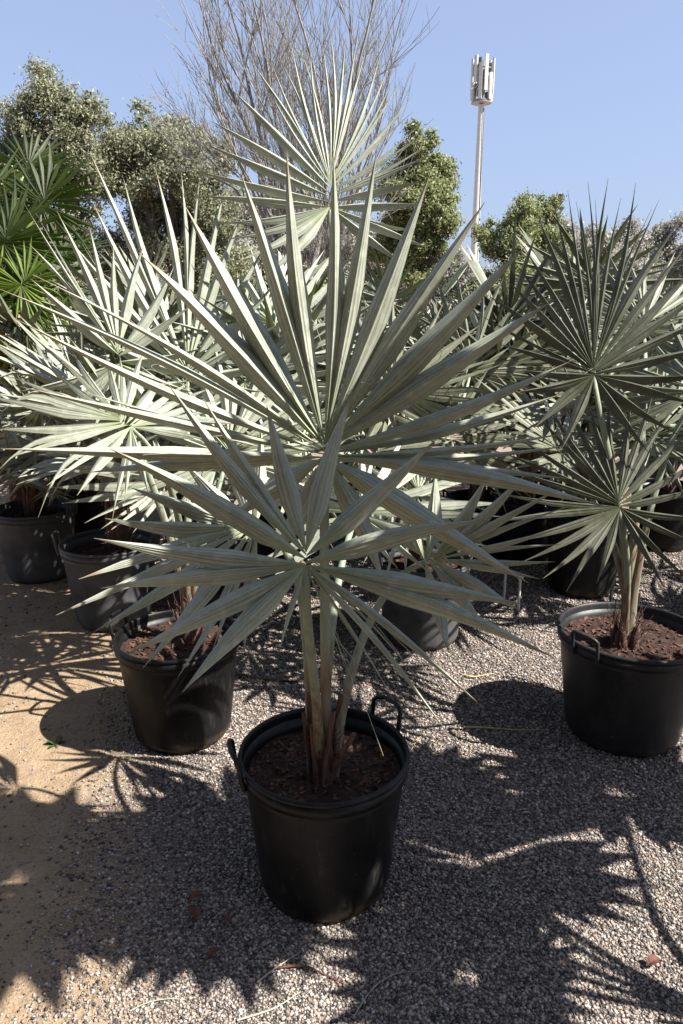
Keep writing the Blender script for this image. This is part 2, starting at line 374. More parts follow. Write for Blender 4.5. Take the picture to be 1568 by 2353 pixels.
# ------------------------------------------------------------------ fan leaves
def seg(mb, S, T, n, a_lat, slope, tf, cols, rows, rg, fold=.95, bow=.0, droop=.0, v0=0.0, twist=0.0, kp=.0):
    """one folded segment from S to T; n = viewer-side normal of the leaf"""
    d = T - S; L = d.length; t0 = d.normalized()
    side = t0.cross(n).normalized(); nn = side.cross(t0).normalized()
    R_, U_ = [], []
    tw = twist; sb = rg.uniform(-.02, .02) * L / .6; kink = rg.uniform(.12, .34) if rg.random() < kp else 0.0
    for i in range(rows + 1):
        t = i / rows; t = t ** .92
        c = S + d*t + nn * (bow * L * 4*t*(1-t)) + Vector((0, 0, -droop * L * (t*t - t))) * (1) + side * (sb * math.sin(math.pi * t))
        if kink and t > .6: c.z -= kink * L * (t - .6)**2 / .16
        if t < tf: a = min(a_lat, slope * t * L + .0008); f = fold
        else:
            s = (t - tf) / (1 - tf); a = a_lat * max(.0, (1 - s ** 1.25)) * (1 - .10 * s); f = fold * (1 + .4 * s)
        a = max(a, .0006)
        an = tw * max(0, t - tf*.8)
        sd = side * math.cos(an) + nn * math.sin(an); nm = nn * math.cos(an) - side * math.sin(an)
        row, uvr = [], []
        for u in cols:
            au = abs(u)
            h = -au * a * f
            if .1 < au < .2: h -= .11 * a        # groove beside the midrib
            elif au in (.46, .84): h -= .055 * a
            elif au in (.3, .66, .55): h += .05 * a
            lat = a * (1 - .12 * (f - fold)) * u
            row.append(c + sd * lat + nm * h); uvr.append(((u + 1) / 2 + 0.0, v0 + t * (1 - v0)))
        R_.append(row); U_.append(uvr)
    # random uv shift so veins differ from segment to segment
    sh = rg.randrange(1, 20)
    U_ = [[(p[0] + sh, p[1]) for p in r] for r in U_]
    mb.grid(R_, U_)
HI = (-1, -.84, -.66, -.46, -.3, -.14, -.045, 0, .045, .14, .3, .46, .66, .84, 1); MID = (-1, -.55, -.14, 0, .14, .55, 1); LO = (-1, 0, 1)

def blade(H, tips, n, axis, cols=HI, rows=16, costa=.05, tf=.42, fold=.95, wmul=1.0, bow=0.0, droop=0.0, seed=0, maxw=.045, tw=.25, kp=.0, wf=None, threads=0):
    rg = random.Random(seed); n = n.normalized()
    axis = (axis - n * axis.dot(n)).normalized(); bx = axis.cross(n).normalized()
    it = []
    for T in tips:
        d = T - H; it.append((math.atan2(d.dot(bx), d.dot(axis)), T))
    it.sort(key=lambda q: q[0]); mb = MB()
    for i, (th, T) in enumerate(it):
        g = []
        if i > 0: g.append(th - it[i-1][0])
        if i < len(it) - 1: g.append(it[i+1][0] - th)
        gap = min(g) * .5 + (sum(g)/len(g)) * .5 if g else .2
        gap = min(gap, .42)
        S = H + axis * (costa * max(0, math.cos(th)) ** 1.0 * (1 if abs(th) < 1.6 else 0))
        L = (T - S).length; sl = math.tan(gap / 2) * 1.05 * max(1, wmul); a = min(L * tf * sl, maxw) * (wf[T.freeze()] if wf else 1)
        seg(mb, S, T, n, a, sl, tf + rg.uniform(-.03, .03), cols, rows, rg, fold * rg.uniform(.85, 1.15), bow, droop, twist=rg.uniform(-tw, tw), kp=kp)
    for k in range(threads):
        i = rg.randrange(len(it)); T = it[i][1]; p = H.lerp(T, rg.uniform(.3, .5)) + n * .012; q = p + (T - H).normalized() * rg.uniform(.03, .1) + n * rg.uniform(.0, .03) + Vector((rg.uniform(-.03, .03), 0, rg.uniform(-.05, .02)))
        e = q + Vector((rg.uniform(-.05, .05), rg.uniform(-.02, .02), rg.uniform(-.09, .02)))
        mb.tube(bez(p, q, q + (q - p) * .4, e, 8), .0007, 4, caps=False)
    return mb

def tips_from_px(Hub, px, n, cup, R0, wob=.02, seed=3):
    rg = random.Random(seed); n = n.normalized(); out = []
    for p in px:
        d = ray(p[0], p[1]); k = p[2] if len(p) > 2 else 0
        t = (Hub - CAM).dot(n) / d.dot(n)
        for _ in range(12):
            P = CAM + d * t; rho = min((P - Hub).length, 1.3*R0)
            off = cup * rho * rho / R0 + k
            t2 = ((Hub - CAM).dot(n) + off) / d.dot(n); t = .5 * t + .5 * t2
        P = CAM + d * t
        if (P - Hub).length > 1.5 * R0: P = Hub + (P - Hub).normalized() * 1.5 * R0
        out.append(P)
    return out

def bez(p0, p1, p2, p3, n):
    return [p0*(1-t)**3 + p1*3*t*(1-t)**2 + p2*3*t*t*(1-t) + p3*t**3 for t in [i/n for i in range(n+1)]]
def petiole(base, hub, axis, leafobj, r0=.02, r1=.008, m='petiole', flare=1.6, up=.45, n=20, outdir=None):
    L = (hub - base).length
    d0 = Vector((0, 0, 1)) if outdir is None else outdir
    pts = bez(base, base + d0 * L * up, hub - axis * L * .25, hub, n)
    rad = [r1 + (r0 - r1) * (1 - i/n) ** .8 + r0 * (flare - 1) * max(0, 1 - i/(n*.22)) ** 1.5 for i in range(n+1)]
    b = MB(); b.tube(pts, rad, 10, flat=.62, side=Vector((1, 0, 0)))
    return b.build('petiole', M[m], leafobj, smooth=True)

def px_leaf(root, base, hubpx, hubY, n, cup, R0, px, axis=Vector((0, 0, 1)), m='silver', name='leaf', pet=True, **kw):
    H = at(hubpx[0], hubpx[1], hubY); n = Vector(n).normalized()
    pk = {k: kw.pop(k) for k in ('r0', 'r1', 'up', 'flare', 'outdir') if k in kw}
    pm = kw.pop('pm', 'petiole')
    tips = [t.freeze() for t in tips_from_px(H, px, n, cup, R0)]; wf = {t: (p[3] if len(p) > 3 else 1) for t, p in zip(tips, px)}
    mb = blade(H, tips, n, Vector(axis), seed=int(hubpx[0] + hubpx[1]), wf=wf, **kw)
    o = mb.build(name, M[m], root, smooth=False)
    ax = Vector(axis); ax = (ax - n*ax.dot(n)).normalized()
    if pet: petiole(Vector(base), H - n * .006, ax, o, m=pm, **pk)
    return o

def gen_tips(H, axis, n, R0, nseg, spread, rg, cup=.15, basal=.62, droop=.12, wob=.05):
    n = n.normalized(); axis = (axis - n*axis.dot(n)).normalized(); bx = axis.cross(n); out = []
    for i in range(nseg):
        th = (-.5 + i/(nseg-1)) * spread + rg.uniform(-.25, .25) * spread/nseg
        k = abs(th) / (spread/2); r = R0 * (1 - (1 - basal) * k**2.2) * rg.uniform(1-2*wob, 1+wob)
        d = axis*math.cos(th) + bx*math.sin(th)
        P = H + d*r + n*(cup*r + rg.uniform(-.03, .03)*r)
        P.z -= droop * r * (rg.uniform(.3, 1.0)) * (1 + k)
        out.append(P)
    return out
def gen_leaf(root, base, H, n, R0, nseg=23, spread=5.0, m='silver', seed=0, cup=.12, droop=.12, cols=MID, rows=9, r0=.018, pet=True, axis=None, basal=.62, pm='petiole', **kw):
    rg = random.Random(seed); n = Vector(n).normalized()
    H = Vector(H); base = Vector(base)
    ax = (axis if axis is not None else (H - base)).copy(); ax = (ax - n*ax.dot(n)).normalized()
    tips = gen_tips(H, ax, n, R0, nseg, spread, rg, cup, basal, droop)
    kw.setdefault('fold', 1.3); mb = blade(H, tips, n, ax, cols=cols, rows=rows, seed=seed, bow=.03, kp=.16, **kw)
    o = mb.build('leaf', M[m], root)
    if pet: petiole(base, H - n*.006, ax, o, r0=r0, r1=.007, n=12, m=pm)
    return o

def stem(root, base, r=.045, h=.16, nsh=7, seed=0, m='sheath'):
    rg = random.Random(seed); b = MB()
    for k in range(nsh):
        a = k * 2.4 + rg.random(); d = Vector((math.cos(a), math.sin(a), 0))
        hh = h * rg.uniform(.6, 1.25); p0 = base + d*r*.55 - Vector((0, 0, .05))
        b.tube([p0, p0 + Vector((0, 0, hh*.45)) + d*.008, p0 + Vector((0, 0, hh)) + d*.014, p0 + Vector((0, 0, hh*1.25)) + d*.02], [r*.75, r*.62, r*.4, .004], 9, flat=.6, side=d.cross(Vector((0, 0, 1))))
    for k in range(130):                     # loose fibres
        a = rg.random()*6.28; d = Vector((math.cos(a), math.sin(a), 0)); p = base + d*r*rg.uniform(.7, 1.1) + Vector((0, 0, rg.uniform(0, h)))
        q = p + Vector((rg.uniform(-.03,.03), rg.uniform(-.03,.03), rg.uniform(-.04,.10))) + d*rg.uniform(0,.035)
        b.tube([p, (p+q)/2 + d*.006, q], [.0014, .0011, .0006], 4, caps=False)
    return b.build('stem', M[m], root, smooth=True)

# ================================================================== MAIN PALM
PX, PY = at(744, 1725, 1.9).x, 1.9
pot0, s0 = make_pot(PX, PY, .50, .452, 'large black pot nearest the camera, tall looped handle at its back right, shaded soil', handles=(42, 197), soil_z=.385)
bmain = Vector((PX + .0, PY - .055, s0.z))
mp = empty('silver_fan_palm', bmain, 'large silver fan palm in the foreground pot, its widest fan filling the middle', 'palm', 'silver fan palms in pots')
stem(mp, bmain, .030, .17, 11, 1)
# B: the big middle fan
B_px = [(206,1085),(2,1031,.02),(193,900),(46,888,.03),(34,732,.04),(-6,662,.02),(75,631,.05),(236,707),(319,581),(424,472),(552,394),(658,345),(765,345),(866,342),(988,398),(1113,464),(1208,565),(1274,688),(1320,825),(1290,905,-.1),(1322,991),(1330,1020,-.14),(1310,1100,-.1),(1395,1165,.02),(1215,1340,-.05),(620,1290,-.06),(520,1200,-.05),(880,1340,-.1)]
px_leaf(mp, bmain + Vector((.008, .012, .02)), (745, 1050), 1.86, (-.06, -.97, .24), .20, .70, B_px, costa=.035, tf=.45, fold=1.35, r0=.015, r1=.011, wmul=1.0, maxw=.031, bow=.012, threads=16)
# A: the lower front fan
A_px = [(215,1236,.02),(232,1351),(290,1502,.03),(418,1590,.03),(252,1030,.02),(388,885,.0),(467,917,-.01),(612,930),(812,893),(1002,1008),(1112,1195),(1200,1388,.0),(1275,1512,-.04),(1110,1626,0,.6),(1032,1690,0,.7),(960,1560,-.05,.4),(820,1590,-.05,.4),(905,1610,-.06,.35),(640,1500,-.04,.35),(880,1736,.02,.5)]
px_leaf(mp, bmain + Vector((-.012, -.018, .02)), (702, 1298), 1.52, (0, -.84, .54), .20, .5, A_px, costa=.03, tf=.43, r0=.014, r1=.009, maxw=.0235, bow=.015, fold=1.0, threads=10)
# E: right-hand fan behind A
E_px = [(1120,1090),(1210,1085),(1290,1120),(1300,1165,-.03),(1310,1205),(1290,1250,-.04),(1275,1290),(1240,1330),(1190,1400),(1110,1440),(1030,1500),(1000,1080),(900,1120)]
px_leaf(mp, bmain + Vector((.022, .0, .02)), (975, 1290), 2.02, (-.35, -.75, .55), .15, .4, E_px, axis=(1, .1, .15), costa=.03, tf=.45, r0=.015, r1=.008, maxw=.026, outdir=Vector((.12, 0, 1)))
# H: left-hand fan behind A, segments hang over the left pot
H_px = [(128,1413),(214,1452),(327,1535),(408,1556),(489,1490),(560,1500,-.05),(180,1330),(240,1190),(300,1120),(420,1060),(520,1000),(600,980)]
px_leaf(mp, bmain + Vector((-.024, .004, .02)), (590, 1215), 2.05, (.18, -.72, .6), .12, .45, H_px, axis=(-1, .1, .1), costa=.03, tf=.44, r0=.015, r1=.009, maxw=.03, outdir=Vector((-.1, 0, 1)))
# a leaf at the back leaning away
gen_leaf(mp, bmain + Vector((.0, .02, .02)), at(820, 1180, 2.25), (-.2, -.3, .9), .5, 24, 4.8, seed=5, cup=.1, droop=.2, r0=.016)
# cut and withered petioles round the base
for k, (dx, dy, tx, ty, tz, r) in enumerate([(.02, -.01, .085, -.06, .19, .011), (-.026, 0, -.04, .02, .27, .011), (-.015, -.03, -.03, -.03, .2, .010), (.03, .02, .05, .03, .26, .012), (-.03, -.02, -.055, .0, .22, .008), (.0, -.03, .03, -.05, .25, .008)]):
    b = MB(); p0 = bmain + Vector((dx, dy, -.01)); p1 = bmain + Vector((tx, ty, tz))
    b.tube(bez(p0, p0 + Vector((0, 0, .08)), p1 - Vector((tx-dx, ty-dy, tz)).normalized()*.07, p1, 9), [r*1.9 - r*1.0*i/9 for i in range(10)], 9, flat=.5); b.build('cut_petiole', M['sheath'], mp, smooth=True)

# ================================================================== RIGHT PALM
rx, ry = 1.17, 2.75
potR, sR = make_pot(rx, ry, .58, .46, 'large black pot at the right edge, sun stripes on its side and red brown soil', handles=(215, 75), soil_z=.405, m='pot_worn')
bR = at(1436, 1462, 2.70); bR.z = sR.z
rp = empty('silver_fan_palm', bR, 'silver fan palm in the right edge pot with two dark star shaped fans', 'palm', 'silver fan palms in pots')
stem(rp, bR, .05, .12, 7, 2)
F_px = [(1094,719),(1145,790),(1119,677),(1161,639),(1178,597),(1203,567),(1233,492),(1275,479),(1304,437),(1323,462),(1350,416),(1367,458),(1397,408),(1426,454),(1460,420),(1497,479),(1514,458),(1568,496),(1590,545),(1610,600),(1640,660),(1650,720),(1655,790),(1640,860),(1600,930),(1560,1000),(1490,1040),(1200,850),(1190,900),(1230,980),(1290,1030),(1140,750)]
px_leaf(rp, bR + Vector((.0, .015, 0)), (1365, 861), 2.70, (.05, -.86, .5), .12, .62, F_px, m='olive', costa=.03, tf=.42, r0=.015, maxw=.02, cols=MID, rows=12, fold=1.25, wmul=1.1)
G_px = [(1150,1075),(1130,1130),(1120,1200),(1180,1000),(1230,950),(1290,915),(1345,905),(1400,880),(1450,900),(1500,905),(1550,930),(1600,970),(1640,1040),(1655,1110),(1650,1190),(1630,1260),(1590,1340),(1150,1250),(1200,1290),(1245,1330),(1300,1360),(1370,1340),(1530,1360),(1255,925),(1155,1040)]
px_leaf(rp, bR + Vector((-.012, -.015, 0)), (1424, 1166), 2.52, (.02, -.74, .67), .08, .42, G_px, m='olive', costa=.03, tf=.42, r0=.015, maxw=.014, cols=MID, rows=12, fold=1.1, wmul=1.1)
for k, (hp, Y, n, r, sd) in enumerate([((1500,1010), 2.95, (-.4,-.3,.85), .55, 31), ((1600,900), 2.8, (-.5,-.4,.75), .55, 32), ((1290,1040), 3.05, (.5,-.4,.8), .5, 33), ((1480,760), 3.15, (-.1,-.6,.75), .55, 34)]):
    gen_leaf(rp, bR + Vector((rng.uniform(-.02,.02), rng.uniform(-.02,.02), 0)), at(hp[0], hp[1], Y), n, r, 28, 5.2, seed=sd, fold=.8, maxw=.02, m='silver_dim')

# ================================================================== LEFT POT PALM
lx, ly = -.655, 2.72
potL, sL = make_pot(lx, ly, .50, .44, 'black pot left of the foreground pot, silver leaf tips hanging into it', handles=(168, 10), soil_z=.385)
bL = Vector((lx + .04, ly + .03, sL.z))
lp = empty('silver_fan_palm', bL, 'bright silver fan palm growing from the pot left of the foreground pot', 'palm', 'silver fan palms in pots')
stem(lp, bL, .05, .2, 8, 3)
J_px = [(55,468),(82,489),(130,484),(66,560),(70,640),(40,900),(120,960),(200,1010),(280,1040),(205,520),(260,560),(330,560),(400,610),(440,700),(460,800),(440,900),(390,980),(100,520)]
px_leaf(lp, bL, (272, 835), 2.85, (.15, -.88, .45), .14, .55, J_px, costa=.05, tf=.42, fold=1.4, r0=.017, maxw=.022, cols=MID, rows=12)
K_px = [(150,540),(206,350),(212,463),(283,409),(357,390),(416,398),(458,410),(516,430),(560,480),(610,560),(640,640),(650,740),(180,640),(190,760),(640,830),(600,900),(250,900)]
px_leaf(lp, bL + Vector((.01, .015, 0)), (430, 875), 3.15, (.05, -.9, .42), .12, .75, K_px, costa=.05, tf=.44, fold=1.4, r0=.017, maxw=.022, cols=MID, rows=12)
for k, (hp, Y, n, r, sd) in enumerate([((520,1050), 3.0, (.1,-.8,.55), .62, 41), ((380,1110), 2.95, (.2,-.5,.8), .5, 42), ((300,980), 2.5, (.3,-.5,.8), .45, 43), ((560,880), 3.3, (-.1,-.75,.6), .6, 44)]):
    gen_leaf(lp, bL + Vector((rng.uniform(-.02,.02), rng.uniform(-.02,.02), 0)), at(hp[0], hp[1], Y), n, r, 26, 5.0, seed=sd, maxw=.032, rows=10)

# ================================================================== MIDDLE PALM (top fan)
cx, cy = .42, 3.62
potC, sC = make_pot(cx, cy, .50, .45, 'black pot behind the foreground palm on its right, scuffed and sunlit on one side', handles=(200, 20), m='pot_dusty')
bC = Vector((cx - .03, cy, sC.z))
cp = empty('silver_fan_palm', bC, 'tall silver fan palm behind the foreground one, pale fan against the bare tree', 'palm', 'silver fan palms in pots')
stem(cp, bC, .055, .35, 9, 4)
C_px = [(445,391),(483,277),(533,206),(571,134),(596,160),(621,139),(640,130),(668,100),(690,112),(712,105),(739,92),(760,72),(794,84),(821,84),(844,105),(873,126),(897,143),(912,165),(926,176),(947,218),(949,256),(960,290),(966,311),(978,335),(987,357),(974,416),(990,470),(960,530),(991,573),(930,610),(504,512),(516,550),(545,600),(600,640),(470,330),(460,450)]
px_leaf(cp, bC, (757, 475), 3.35, (-.03, -.86, .5), .18, .75, C_px, costa=.12, tf=.42, r0=.018, maxw=.023, cols=MID, rows=14, fold=1.1, wmul=1.1)
for k, (hp, Y, n, r, sd) in enumerate([((905,900), 3.6, (.1,-.7,.7), .7, 51), ((640,760), 3.8, (-.2,-.7,.7), .65, 52), ((1040,1010), 3.5, (.3,-.6,.7), .6, 53), ((960,1130), 3.2, (.1,-.5,.85), .5, 54), ((1080,860), 4.0, (.2,-.8,.55), .65, 55), ((700,1010), 3.5, (-.3,-.5,.8), .6, 56)]):
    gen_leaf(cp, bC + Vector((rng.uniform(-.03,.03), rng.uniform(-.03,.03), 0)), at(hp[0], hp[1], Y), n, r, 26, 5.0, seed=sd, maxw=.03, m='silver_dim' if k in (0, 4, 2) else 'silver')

# ================================================================== MORE POTTED PALMS BEHIND
def generic_palm(x, y, zb, nl, hgt, Rl, label, m='silver', seed=0, cat='palm', name='silver_fan_palm', group='silver fan palms in pots', pm='petiole', maxw=.022, nseg=24, trunk=.15, r0=.018, rows=8, upmin=25):
    rg = random.Random(seed); base = Vector((x, y, zb))
    root = empty(name, base, label, cat, group)
    stem(root, base, .06, trunk, 8, seed)
    tb = base + Vector((0, 0, trunk * .6))
    for k in range(nl):
        a = k * 2.399 + rg.uniform(-.3, .3); el = R(upmin + (82 - upmin) * ((k + .5)/nl)); L = hgt * rg.uniform(.75, 1.05)
        d = Vector((math.cos(a)*math.cos(el), math.sin(a)*math.cos(el), math.sin(el)))
        H = tb + d * L
        out = Vector((math.cos(a), math.sin(a), 0)); el2 = el - R(rg.uniform(5, 25))
        ax = out*math.cos(el2) + Vector((0, 0, 1))*math.sin(el2)
        n = (Vector((0, 0, 1))*math.cos(el2) - out*math.sin(el2)) * 1.0
        n = (n + Vector((rg.uniform(-.3,.3), rg.uniform(-.3,.3), 0))).normalized()
        gen_leaf(root, tb + out*.015, H, n, Rl*rg.uniform(.85, 1.1), nseg, 5.0, seed=seed*31+k, maxw=maxw, m=m, cols=LO if rows < 9 else MID, rows=rows, axis=ax, pm=pm, r0=r0, droop=.18)
    return root
p2, s2 = make_pot(-1.27, 3.85, .52, .46, 'black pot at left in the second row, sunlit grey on its right side', handles=(190, 350), m='pot_dusty')
generic_palm(-1.22, 3.87, s2.z, 13, .75, .55, 'silver fan palm with an orange brown trunk in the second row at left', seed=61, trunk=.38, rows=9)
p3, s3 = make_pot(-1.98, 4.6, .52, .46, 'black pot at the far left edge of the back row', handles=(190, 350), m='pot_dusty')
generic_palm(-1.98, 4.6, s3.z, 8, .35, .45, 'silver fan palm at the left edge beside the yellow stemmed green palm', seed=62, trunk=.2)
p4, s4 = make_pot(1.5, 4.35, .5, .5, 'black pot standing in shade behind the right edge pot', handles=(190, 350))
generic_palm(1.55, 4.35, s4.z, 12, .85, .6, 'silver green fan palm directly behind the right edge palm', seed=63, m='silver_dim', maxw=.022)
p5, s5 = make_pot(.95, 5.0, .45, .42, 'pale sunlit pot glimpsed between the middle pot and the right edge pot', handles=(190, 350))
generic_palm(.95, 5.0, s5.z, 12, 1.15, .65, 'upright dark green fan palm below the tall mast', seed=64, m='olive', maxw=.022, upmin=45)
for k, (x, y, h, r, m, lab, sd) in enumerate([
    (-.45, 5.0, 1.0, .65, 'silver', 'silver fan palm in the third row left of the top fan', 71),
    (-1.15, 5.9, 1.0, .65, 'silver_dim', 'grey green fan palm in the back row under the two round trees', 72),
    (.15, 6.2, 1.0, .6, 'silver_dim', 'fan palm in the back row hidden behind the biggest fan', 73),
    (2.35, 5.2, .9, .6, 'silver', 'pale fan palm at the right edge beyond the shaded pot', 74),
    (2.1, 6.9, 1.1, .65, 'silver_dim', 'fan palm farthest back at the right, before the pale bush', 75),
    (-2.3, 6.6, .8, .6, 'silver_dim', 'fan palm behind the yellow stemmed green palm', 76),
    (-.75, 4.1, 1.15, .7, 'silver', 'silver fan palm directly behind the left pot palm with upright blades', 77),
    (1.55, 5.9, 1.1, .65, 'silver', 'pale silver fan palm between the upright dark palm and the right edge', 78),
    (2.55, 3.9, 1.0, .6, 'silver_dim', 'silver green fan palm cut by the right edge beside the starry fans', 79),
    (.55, 7.2, 1.3, .7, 'silver', 'silver fan palm in the last row left of the mast', 70),
    (1.28, 4.95, 1.2, .6, 'silver', 'silver fan palm rising between the foreground palm and the starry right edge palm', 68),
    (1.75, 5.2, 1.5, .6, 'silver_dim', 'tall grey green fan palm just behind the dark starry fan', 67),
    (-1.75, 5.1, 1.3, .65, 'silver_dim', 'tall grey green fan palm between the lime green palm and the left pot palm', 66),
    (3.1, 7.2, 1.2, .65, 'silver_dim', 'fan palm in the last row at the right edge', 69)]):
    pot_lab = {71: 'black pot in the third row left of the top fan', 72: 'black pot in the back row under the two round trees',
        73: 'black pot in the back row hidden behind the biggest fan', 74: 'black pot beyond the shaded pot at the right edge',
        75: 'black pot farthest back at the right before the pale bush', 76: 'black pot behind the yellow stemmed green palm',
        77: 'black pot directly behind the left pot palm', 78: 'black pot between the upright dark palm and the right edge',
        79: 'black pot cut by the right edge beside the starry fans', 70: 'black pot in the last row left of the mast',
        69: 'black pot in the last row at the right edge', 68: 'black pot between the foreground palm and the starry right edge palm',
        67: 'black pot just behind the dark starry fan', 66: 'black pot between the lime green palm and the left pot palm'}[sd]
    pp, ss = make_pot(x, y, .5, .45, pot_lab, handles=(190, 350), n=32)
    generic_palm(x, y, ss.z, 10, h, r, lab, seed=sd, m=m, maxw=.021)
# green fan palms
def green_palm(x, y, h, L, r, nl, label, seed, trunk):
    return generic_palm(x, y, 0, nl, L, r, label, m='green', seed=seed, name='green_fan_palm', group='green fan palms behind the pots', pm='petiole_green', maxw=.02, nseg=34, trunk=trunk, r0=.02, upmin=5)
gp = green_palm(-2.62, 5.2, 0, .55, .45, 7, 'green fan palm with yellow leaf stems at the left edge', 81, .9)
gb = Vector((-2.62, 5.2, .85))
for k, (hp, Y, r, n) in enumerate([((15,560), 5.0, .55, (.2,-.85,.4)), ((95,470), 5.3, .5, (-.1,-.9,.4)), ((45,690), 4.7, .36, (.1,-.9,.5)), ((-40,470), 5.4, .55, (.2,-.8,.5)), ((120,620), 5.4, .4, (-.2,-.8,.5)), ((60,390), 5.7, .45, (0,-.8,.6)), ((-60,650), 4.9, .45, (.4,-.8,.4))]):
    gen_leaf(gp, gb + Vector((rng.uniform(-.05,.05), 0, 0)), at(hp[0], hp[1], Y), n, r, 34, 5.4, seed=800+k, m='green', maxw=.02, tf=.5, pm='petiole_green', r0=.022, droop=.2)
green_palm(-3.9, 7.6, 0, 1.3, .8, 16, 'tall dark green fan palm at the left edge before the round tree', 82, 2.0)
green_palm(-.55, 7.4, 0, 1.0, .7, 12, 'bright green fan palm glimpsed below the top fan', 83, 1.2)

M['lime'] = leaf_mat('lime_leaf', (0.0688, 0.112, 0.0158), (0.138, 0.19, 0.0264), (0.0574, 0.0896, 0.0132), trans=(.2, .27, .02), tf=.4)
lb = at(12, 890, 5.15); lroot = empty('green_fan_palm', (lb.x, lb.y, 0), 'lime green fan palm with upright yellow stems at the left edge above the pots', 'palm', 'green fan palms behind the pots')
b = MB(); b.tube([(lb.x, lb.y, 0), (lb.x + .01, lb.y, lb.z * .5), (lb.x, lb.y, lb.z)], [.075, .06, .055], 10); b.build('trunk', M['sheath'], lroot, smooth=True)
for k, (hp, Y, r, n) in enumerate([((48,655), 4.7, .32, (.1,-.9,.4)), ((8,560), 4.9, .4, (.1,-.9,.4)), ((95,735), 5.0, .28, (-.2,-.8,.5)), ((-40,640), 5.0, .42, (.2,-.8,.5)), ((55,800), 4.9, .24, (-.1,-.8,.5))]):
    gen_leaf(lroot, lb + Vector((rng.uniform(-.03,.03), 0, -.04)), at(hp[0], hp[1], Y), n, r, 30, 5.2, seed=850+k, m='green' if k == 1 else 'lime', maxw=.013, tf=.55, pm='petiole_green', r0=.02, droop=.15)
# ================================================================== off-frame neighbour: shades the foreground
po, so = make_pot(1.55, 1.25, .55, .46, 'black pot just outside the right edge of the photo', handles=(100, 280))
bo = Vector((1.55, 1.25, so.z)); op = empty('silver_fan_palm', bo, 'tall silver fan palm just right of the photo whose shade falls on the foreground', 'palm', 'silver fan palms in pots')
stem(op, bo, .06, .4, 8, 9)
def over(gx, gy, zt, Z):       # a fan at height Z whose shade falls on (gx, gy) at height zt
    k = (Z - zt) / SUN.z; return Vector((gx + SUN.x*k, gy + SUN.y*k, Z))
for k, (h, r, sd) in enumerate([(over(.02,1.56,1.15,2.35), .52, 91), (over(.05,1.97,.4,1.95), .46, 92), (over(.42,1.95,0,1.5), .50, 93), (over(1.0,2.3,0,1.25), .46, 94), (over(.36,1.55,0,1.5), .36, 95), (over(-.35,1.82,0,2.15), .42, 96), (over(.28,2.3,.0,1.75), .4, 97)]):
    gen_leaf(op, bo, h, SUN*.7 + Vector((rng.uniform(-.2,.2), rng.uniform(-.2,.2), .4)), r, 26, 5.9, seed=sd, maxw=.09, droop=.08, tf=.6, rows=9, wmul=1.9, fold=.5)

# ================================================================== TREES
def leaf_cloud(name, clumps, nleaf, size, material, parent, seed):
    rs = np.random.RandomState(seed)
    wts = np.array([c[3]**2 for c in clumps]); wts = wts/wts.sum(); cnt = rs.multinomial(nleaf, wts); C_, Nn, rn = [], [], []
    for (cx_, cy_, cz_, r_), k in zip(clumps, cnt):
        v = rs.normal(size=(k, 3)); v /= np.linalg.norm(v, axis=1)[:, None]
        rad = r_ * (rs.rand(k) ** .42)[:, None] * (1 + .38*rs.normal(size=(k, 1)))
        P = v*rad*np.array([1, 1, .85]) + np.array([cx_, cy_, cz_]); C_.append(P); Nn.append(v); rn.append(np.clip(rs.normal(.5 + rs.uniform(-.12,.12), .22, k), 0, 1))
    P = np.concatenate(C_); V = np.concatenate(Nn); rn = np.concatenate(rn); n = len(P)
    u = rs.normal(size=(n, 3)); u /= np.linalg.norm(u, axis=1)[:, None]; nm = V*.7 + rs.normal(size=(n, 3))*.6
    w_ = np.cross(nm, u); w_ /= np.linalg.norm(w_, axis=1)[:, None] + 1e-9; u = np.cross(w_, nm); u /= np.linalg.norm(u, axis=1)[:, None] + 1e-9
    s = (size * .5 * rs.uniform(.6, 1.3, n))[:, None]
    co = np.stack([P - u*s, P + w_*s*.45, P + u*s, P - w_*s*.45], 1).reshape(-1, 3)
    me = bpy.data.meshes.new(name); me.vertices.add(4*n); me.vertices.foreach_set('co', co.ravel()); me.loops.add(4*n); me.loops.foreach_set('vertex_index', np.arange(4*n, dtype=np.int32))
    me.polygons.add(n); me.polygons.foreach_set('loop_start', np.arange(0, 4*n, 4, dtype=np.int32))
    a = me.attributes.new('rnd', 'FLOAT', 'POINT'); a.data.foreach_set('value', np.repeat(rn, 4)); me.update(calc_edges=True)
    return link(name, me, material, parent)
def tree(x, y, clumps, label, m, nleaf, size, seed, group='leafy trees beyond the palms', ztr=0, name='broadleaf_tree'):
    """clumps given as (dx, dy, z, r)"""
    rg = random.Random(seed); root = empty(name, (x, y, 0), label, 'tree', group)
    cl = []
    for dx, dy, z, r in clumps:
        for _ in range(int(12 + r*14)):
            v = Vector((rg.gauss(0,1), rg.gauss(0,1), rg.gauss(0,1))).normalized() * r * rg.uniform(.2, 1.0)
            cl.append((x+dx+v.x, y+dy+v.y, z+v.z*.9, r*rg.uniform(.25, .45)))
    leaf_cloud('crown', cl, int(nleaf * 1.9), size, m, root, seed)
    b = MB(); zc = min(c[2] for c in clumps); top = Vector((x, y, zc*.7))
    b.tube([(x, y, -.1), (x+.05, y, zc*.3), top], [.22, .17, .14], 10)
    for dx, dy, z, r in clumps:
        e = Vector((x+dx, y+dy, z)); mid = (top+e)/2 + Vector((rg.uniform(-.2,.2), 0, rg.uniform(0,.3))); b.tube([top, mid, e], [.11, .07, .03], 7)
        for q in range(5):
            f = e + Vector((rg.gauss(0,1), rg.gauss(0,1), rg.gauss(.4,.8))).normalized()*r*.8; b.tube([mid.lerp(e, rg.random()), f], [.03, .01], 5)
    b.build('trunk', M['bark'], root, smooth=True)
    return root
